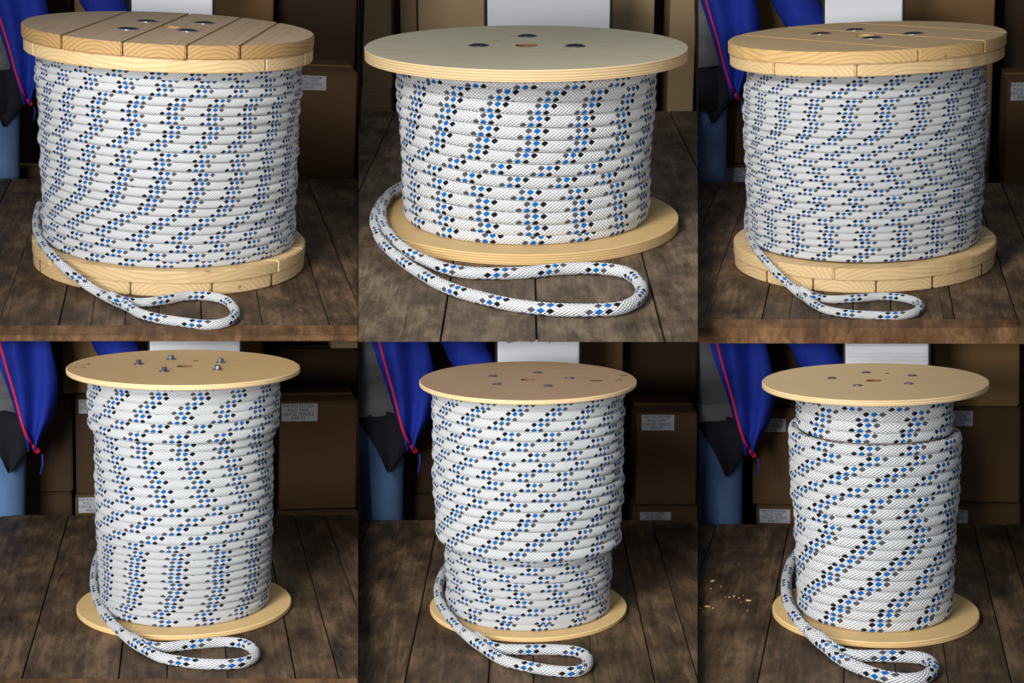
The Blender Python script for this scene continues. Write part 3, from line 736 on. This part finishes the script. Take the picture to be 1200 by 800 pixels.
def person(k, zx, zy, dys, sleeve, label, cutpx=None, topdy=-150, head=False):
    b=BAY[k]; Y=b.yb+dys
    A=b.ony(zx,zy,Y); m=b.mpp(A)
    t=root('person', label, 'person', b.M@Matrix.Translation((A.x,A.y,-FLOOR_DROP)))
    zf0=A.z+FLOOR_DROP
    P=lambda dx,dy,y=0.0: Vector((dx*m,y,zf0-dy*m))      # template pixels -> metres about the zip end
    hgt=zf0
    def put(name, me, mat):
        if cutpx is not None:        # the partition stands here
            bm=bmesh.new(); bm.from_mesh(me)
            W=t.matrix_world.inverted()
            c0=W@CAM; nrm=(W.to_3x3()@(Vector((1,0,0))-c2w((0,0,1),False)*((cutpx-600)/F))).normalized()
            bmesh.ops.bisect_plane(bm, geom=bm.verts[:]+bm.edges[:]+bm.faces[:], plane_co=c0+nrm*.002, plane_no=nrm, clear_inner=True)
            bmesh.ops.holes_fill(bm, edges=[e for e in bm.edges if e.is_boundary], sides=0)
            if not bm.faces: bm.free(); return None
            bm.to_mesh(me); bm.free()
        if topdy>-140:               # nothing above the underside of the deck over this bay
            bm=bmesh.new(); bm.from_mesh(me)
            bmesh.ops.bisect_plane(bm, geom=bm.verts[:]+bm.edges[:]+bm.faces[:], plane_co=P(0,top-.5), plane_no=(0,0,1), clear_outer=True)
            bmesh.ops.holes_fill(bm, edges=[e for e in bm.edges if e.is_boundary], sides=0)
            bm.to_mesh(me); bm.free()
        if len(me.polygons): me.polygons.foreach_set('use_smooth',[True]*len(me.polygons))
        return link(name, me, mat, t)
    cx=-66
    # body (legs, hips, trunk, arms) grown together into one surface
    bm=bmesh.new()
    top=topdy
    foot=0.0
    for s in (-1,1):
        lx=cx+s*29
        z=lambda f: foot+hgt*f
        loft(bm,[(lx*m,.0,.0,.045,.05),(lx*m,.0,hgt*.08,.046,.05),(lx*m,0,hgt*.45,.062,.066),((lx-s*1)*m,0,hgt*.62,24*m,26*m),((lx-s*2)*m,0,hgt*.86,27*m,30*m),((lx-s*4)*m,0,hgt*1.02,31*m,34*m),((lx-s*8)*m,0,hgt*1.10,32*m,34*m)])
        loft(bm,[(lx*m,-.03,0,.042,.10),(lx*m,-.03,.05,.040,.09),(lx*m,0,.09,.04,.045)])
    loft(bm,[(cx*m,0,P(0,14).z,50*m,32*m),(cx*m,0,P(0,-20).z,54*m,36*m),(cx*m,0,P(0,-60).z,52*m,35*m),(cx*m,0,P(0,-110).z,54*m,36*m),(cx*m,0,P(0,top).z,56*m,35*m)]+([(cx*m,0,P(0,top-25).z,40*m,28*m)] if head else []))
    me=bpy.data.meshes.new('b'); bmesh.ops.recalc_face_normals(bm,faces=bm.faces); bm.to_mesh(me); bm.free()
    me=baked(me,[('REMESH',dict(mode='VOXEL',voxel_size=.014)),('SMOOTH',dict(factor=.5,iterations=6))])
    put('body', me, DENIM)
    # quilted vest
    bm=bmesh.new(); rings=[]
    nq=14
    for i in range(nq+1):
        dy=-32+(top+4+32)*i/nq; puff=1.0+(.05 if i%3==1 else 0)-(.03 if i==0 else 0)
        rings.append((cx*m,-.012,P(0,dy).z,57*m*puff,40*m*puff))
    loft(bm,rings,28)
    put('vest', fin(bm,smooth=True), VEST)
    bm=bmesh.new(); loft(bm,[(cx*m,-.012,P(0,-31).z,58*m,41*m),(cx*m,-.012,P(0,-33).z,60*m,43*m),(cx*m,-.012,P(0,-50).z,60.5*m,43.5*m),(cx*m,-.012,P(0,-53).z,59*m,42*m)],28)
    put('vest_hem', fin(bm,smooth=True), plain('vest_hem_grey',lin(92,92,94),lin(116,116,118),10,.8,.2))
    # black shirt tail hanging below the vest
    rows=[]
    for i in range(9):
        f=i/8; y0=-36+f*68
        l=lerp_table([(0,-62),(.1,-60),(.65,-38),(1,-28)],f); r=lerp_table([(0,0),(.4,2),(.7,-2),(1,-24)],f)
        rows.append([tuple(P(l+(r-l)*j/8,y0+ (3*math.sin(j*1.3)),-.125-.012*math.sin(j*1.1+f*2)+.10*max(0,(j/8-.55))) ) for j in range(9)])
    put('shirt_tail', sheet(rows,.008), SHIRT)
    if k<4:
        bm=bmesh.new(); loft(bm,[(cx*m,-.006,P(0,18).z,61*m,43*m),(cx*m,-.006,P(0,-12).z,61*m,43*m),(cx*m,-.006,P(0,-36).z,57*m,40*m)],24)
        put('shirt', fin(bm,smooth=True), SHIRT)
    # open jacket: front panel on the right-hand side of the picture
    zipl=[(-150,-40),(-110,-31),(-85,-24),(-60,-17),(-30,-10),(0,0)]
    out=[(-150,14),(-110,22),(-80,27),(-55,26),(-30,20),(-8,8),(2,3)]
    rows=[];zp=[]
    for i in range(19):
        f=i/18; dy=top+(0-top)*f
        l=lerp_table(zipl,dy); r=lerp_table(out,dy)
        row=[]
        for j in range(15):
            g=j/14
            x=l-9*(1-f*.4)+(r-l+9)*g
            yy=-.175+.026*math.sin(g*11+f*3)+.10*max(0,g-.6)**1.2*2.0-.012*math.sin(f*5)
            row.append(tuple(P(x,dy+ (-2 if g<.1 else 0)+ (6*math.sin(math.pi*min(1,g*1.2)) if f>.97 else 0),yy)))
        gz=9*(1-f*.4)/(r-l+9)
        rows.append(row); zp.append(P(l-9*(1-f*.4)+(r-l+9)*gz,dy,-.175+.026*math.sin(gz*11+f*3)-.012*math.sin(f*5)-.004))
    put('jacket_front', sheet(rows,.010), JACKET)
    if cutpx is None:                # the other front panel and the hanging arm
        put('jacket_front', sheet([[(2*cx*m-p[0],p[1],p[2]) for p in r_] for r_ in rows],.010), JACKET)
        ap=catmull([P(2*cx+2,top+6,.02),P(2*cx-14,top+60,.02),P(2*cx-16,-60,.0),P(2*cx-14,-8,-.03)],6)
        put('jacket_sleeve', tube(ap,[(27-9*i/(len(ap)-1))*m for i in range(len(ap))],16,Vector((0,-1,0))), JACKET)
    # rest of the jacket round the back
    bm=bmesh.new(); nr=10; rws=[]
    for i in range(nr+1):
        dy=top+(-6-top)*i/nr
        rws.append([tuple(Vector((cx*m+66*m*math.cos(a),46*m*math.sin(a)+.02,P(0,dy).z))) for a in [math.radians(-20+220*j/20) for j in range(21)]])
    bm.free(); put('jacket_back', sheet(rws,.008), JACKET)
    put('zip', tube(zp,.0046,8,Vector((0,-1,0))), ZIP)
    pe=zp[-1]
    pull=baked(prism([(-.010,-.006),(.010,-.006),(.014,.0),(.010,.006),(-.010,.006)],-.022,.022,.003,2),[])
    pull.transform(Matrix.Translation(pe+Vector((.010,-.006,-.012)))@Matrix.Rotation(-.55,4,'Y')@Matrix.Scale(.72,4))
    put('zip_pull', pull, ZIP)
    put('draw_cord', tube([pe+Vector((.030,-.004,-.03)),pe+Vector((.031,-.004,-.06)),pe+Vector((.024,-.004,-.095))],.0035,6,Vector((0,-1,0))), CORD)
    # sleeve reaching across to the white box
    sx,sy=sleeve[0]-zx,sleeve[1]-zy         # far end of the sleeve in template pixels
    pts=[P(-2,min(top+10,sy-140),.03),P(sx-62,sy-80,.0),P(sx-39,sy-34,-.03),P(sx-22,sy-1,-.07),P(sx-3,sy+26,-.10)]
    rr=[29*m,27*m,25*m,23*m,18*m]
    pth=catmull(pts,6); rl=[]
    for i in range(len(pth)):
        f=i/6; j=min(int(f),3); rl.append((rr[j]+(rr[j+1]-rr[j])*(f-j))*(1+.03*math.sin(i*1.9)))
    put('jacket_sleeve', tube(pth,rl,16,Vector((0,0,1))), JACKET)
    # hand resting behind the white box
    wrist=pth[-1]; dirv=(pth[-1]-pth[-4]).normalized()
    bm=bmesh.new()
    def add(me_): bm.from_mesh(me_); bpy.data.meshes.remove(me_)
    side=dirv.cross(Vector((0,-1,0))).normalized()
    palm=[wrist+dirv*d for d in (-.02,.01,.04,.07)]
    add(tube(palm,[.024,.026,.030,.027],10,Vector((0,-1,0))))
    for q,(off,ln) in enumerate(((-.022,.055),(-.008,.066),(.007,.062),(.021,.048))):
        p0=palm[3]+side*off-dirv*.012
        add(tube([p0,p0+dirv*ln*.45,p0+dirv*ln*.8+Vector((0,.012,0)),p0+dirv*ln+Vector((0,.026,0))],[.0095,.009,.0085,.007],8,Vector((0,-1,0))))
    p0=palm[1]+side*-.022; add(tube([p0,p0+side*-.022+dirv*.02,p0+side*-.03+dirv*.045],[.011,.010,.008],8,Vector((0,-1,0))))
    put('hand', fin(bm,smooth=True), SKIN)
    if head:
        bm=bmesh.new(); z0=P(0,top-25).z
        prof=[(.0,.055,.06),(.05,.052,.058),(.09,.062,.072),(.14,.074,.092),(.20,.080,.102),(.26,.072,.094),(.30,.05,.065),(.32,.02,.025)]
        loft(bm,[(cx*m,-.01-(.012 if .1<h_<.25 else 0),z0+h_-.02,rx,ry) for h_,rx,ry in prof],20)
        hd=put('head', fin(bm,smooth=True), SKIN)
        bm=bmesh.new(); loft(bm,[(cx*m,.03,z0+.14,.078,.085),(cx*m,.022,z0+.20,.086,.10),(cx*m,.01,z0+.26,.078,.10),(cx*m,-.005,z0+.30,.055,.072),(cx*m,-.005,z0+.312,.02,.03)],20)
        hr2=put('hair', fin(bm,smooth=True), HAIR)
    return t
person(1,35,110,.14,(150,14),'person in open blue jacket with red zip and jeans behind the grey-topped reel',None,-190,True)
person(3,864,105,.14,(965,27),'person in open blue jacket with red zip standing behind the golden pine reel',818,-190,True)
person(4,43,511,.12,(166,418),'person in open blue jacket with red zip and jeans behind the reel with raised bolts',None,-128)
person(5,485,511,.12,(582,427),'person in blue jacket, grey vest and jeans behind the brown-topped reel',420,-128)
person(6,882,517,.12,(990,432),'person in blue jacket, grey vest and jeans behind the palest reel',818,-134)
# ------------------------------------------------------------------ wood chips on the last bench and a splinter at its reel
b=BAY[6]
chips=[(835,681,6),(845,688,3),(833,690,2.5),(821,713,3),(828,711,8),(836,713,5),(855,700,3),(877,704,6),(866,701,3),(876,716,3),(860,699,2),(850,700,2),(871,698,2),(868,706,2),(941.5,734.5,5)]
for i,(px,py,ln) in enumerate(chips):
    p=b.onz(px,py,.0); m_=b.mpp(p); L_=ln*m_
    me=prism([(-L_/2,-L_*.10),(L_*.1,-L_*.22),(L_/2,0),(L_*.05,L_*.2)],0.0005,.0035,.0)
    o=link('wood_chip', me, CHIP, None, b.M@Matrix.Translation((p.x,p.y,0))@Matrix.Rotation(random.uniform(0,3),4,'Z'))
    tag(o,'pale wood chip lying on the bench left of the palest reel' if i<14 else 'thin pale splinter lying right of the palest reel base','wood chip',None if i==14 else 'wood chips on the bench')
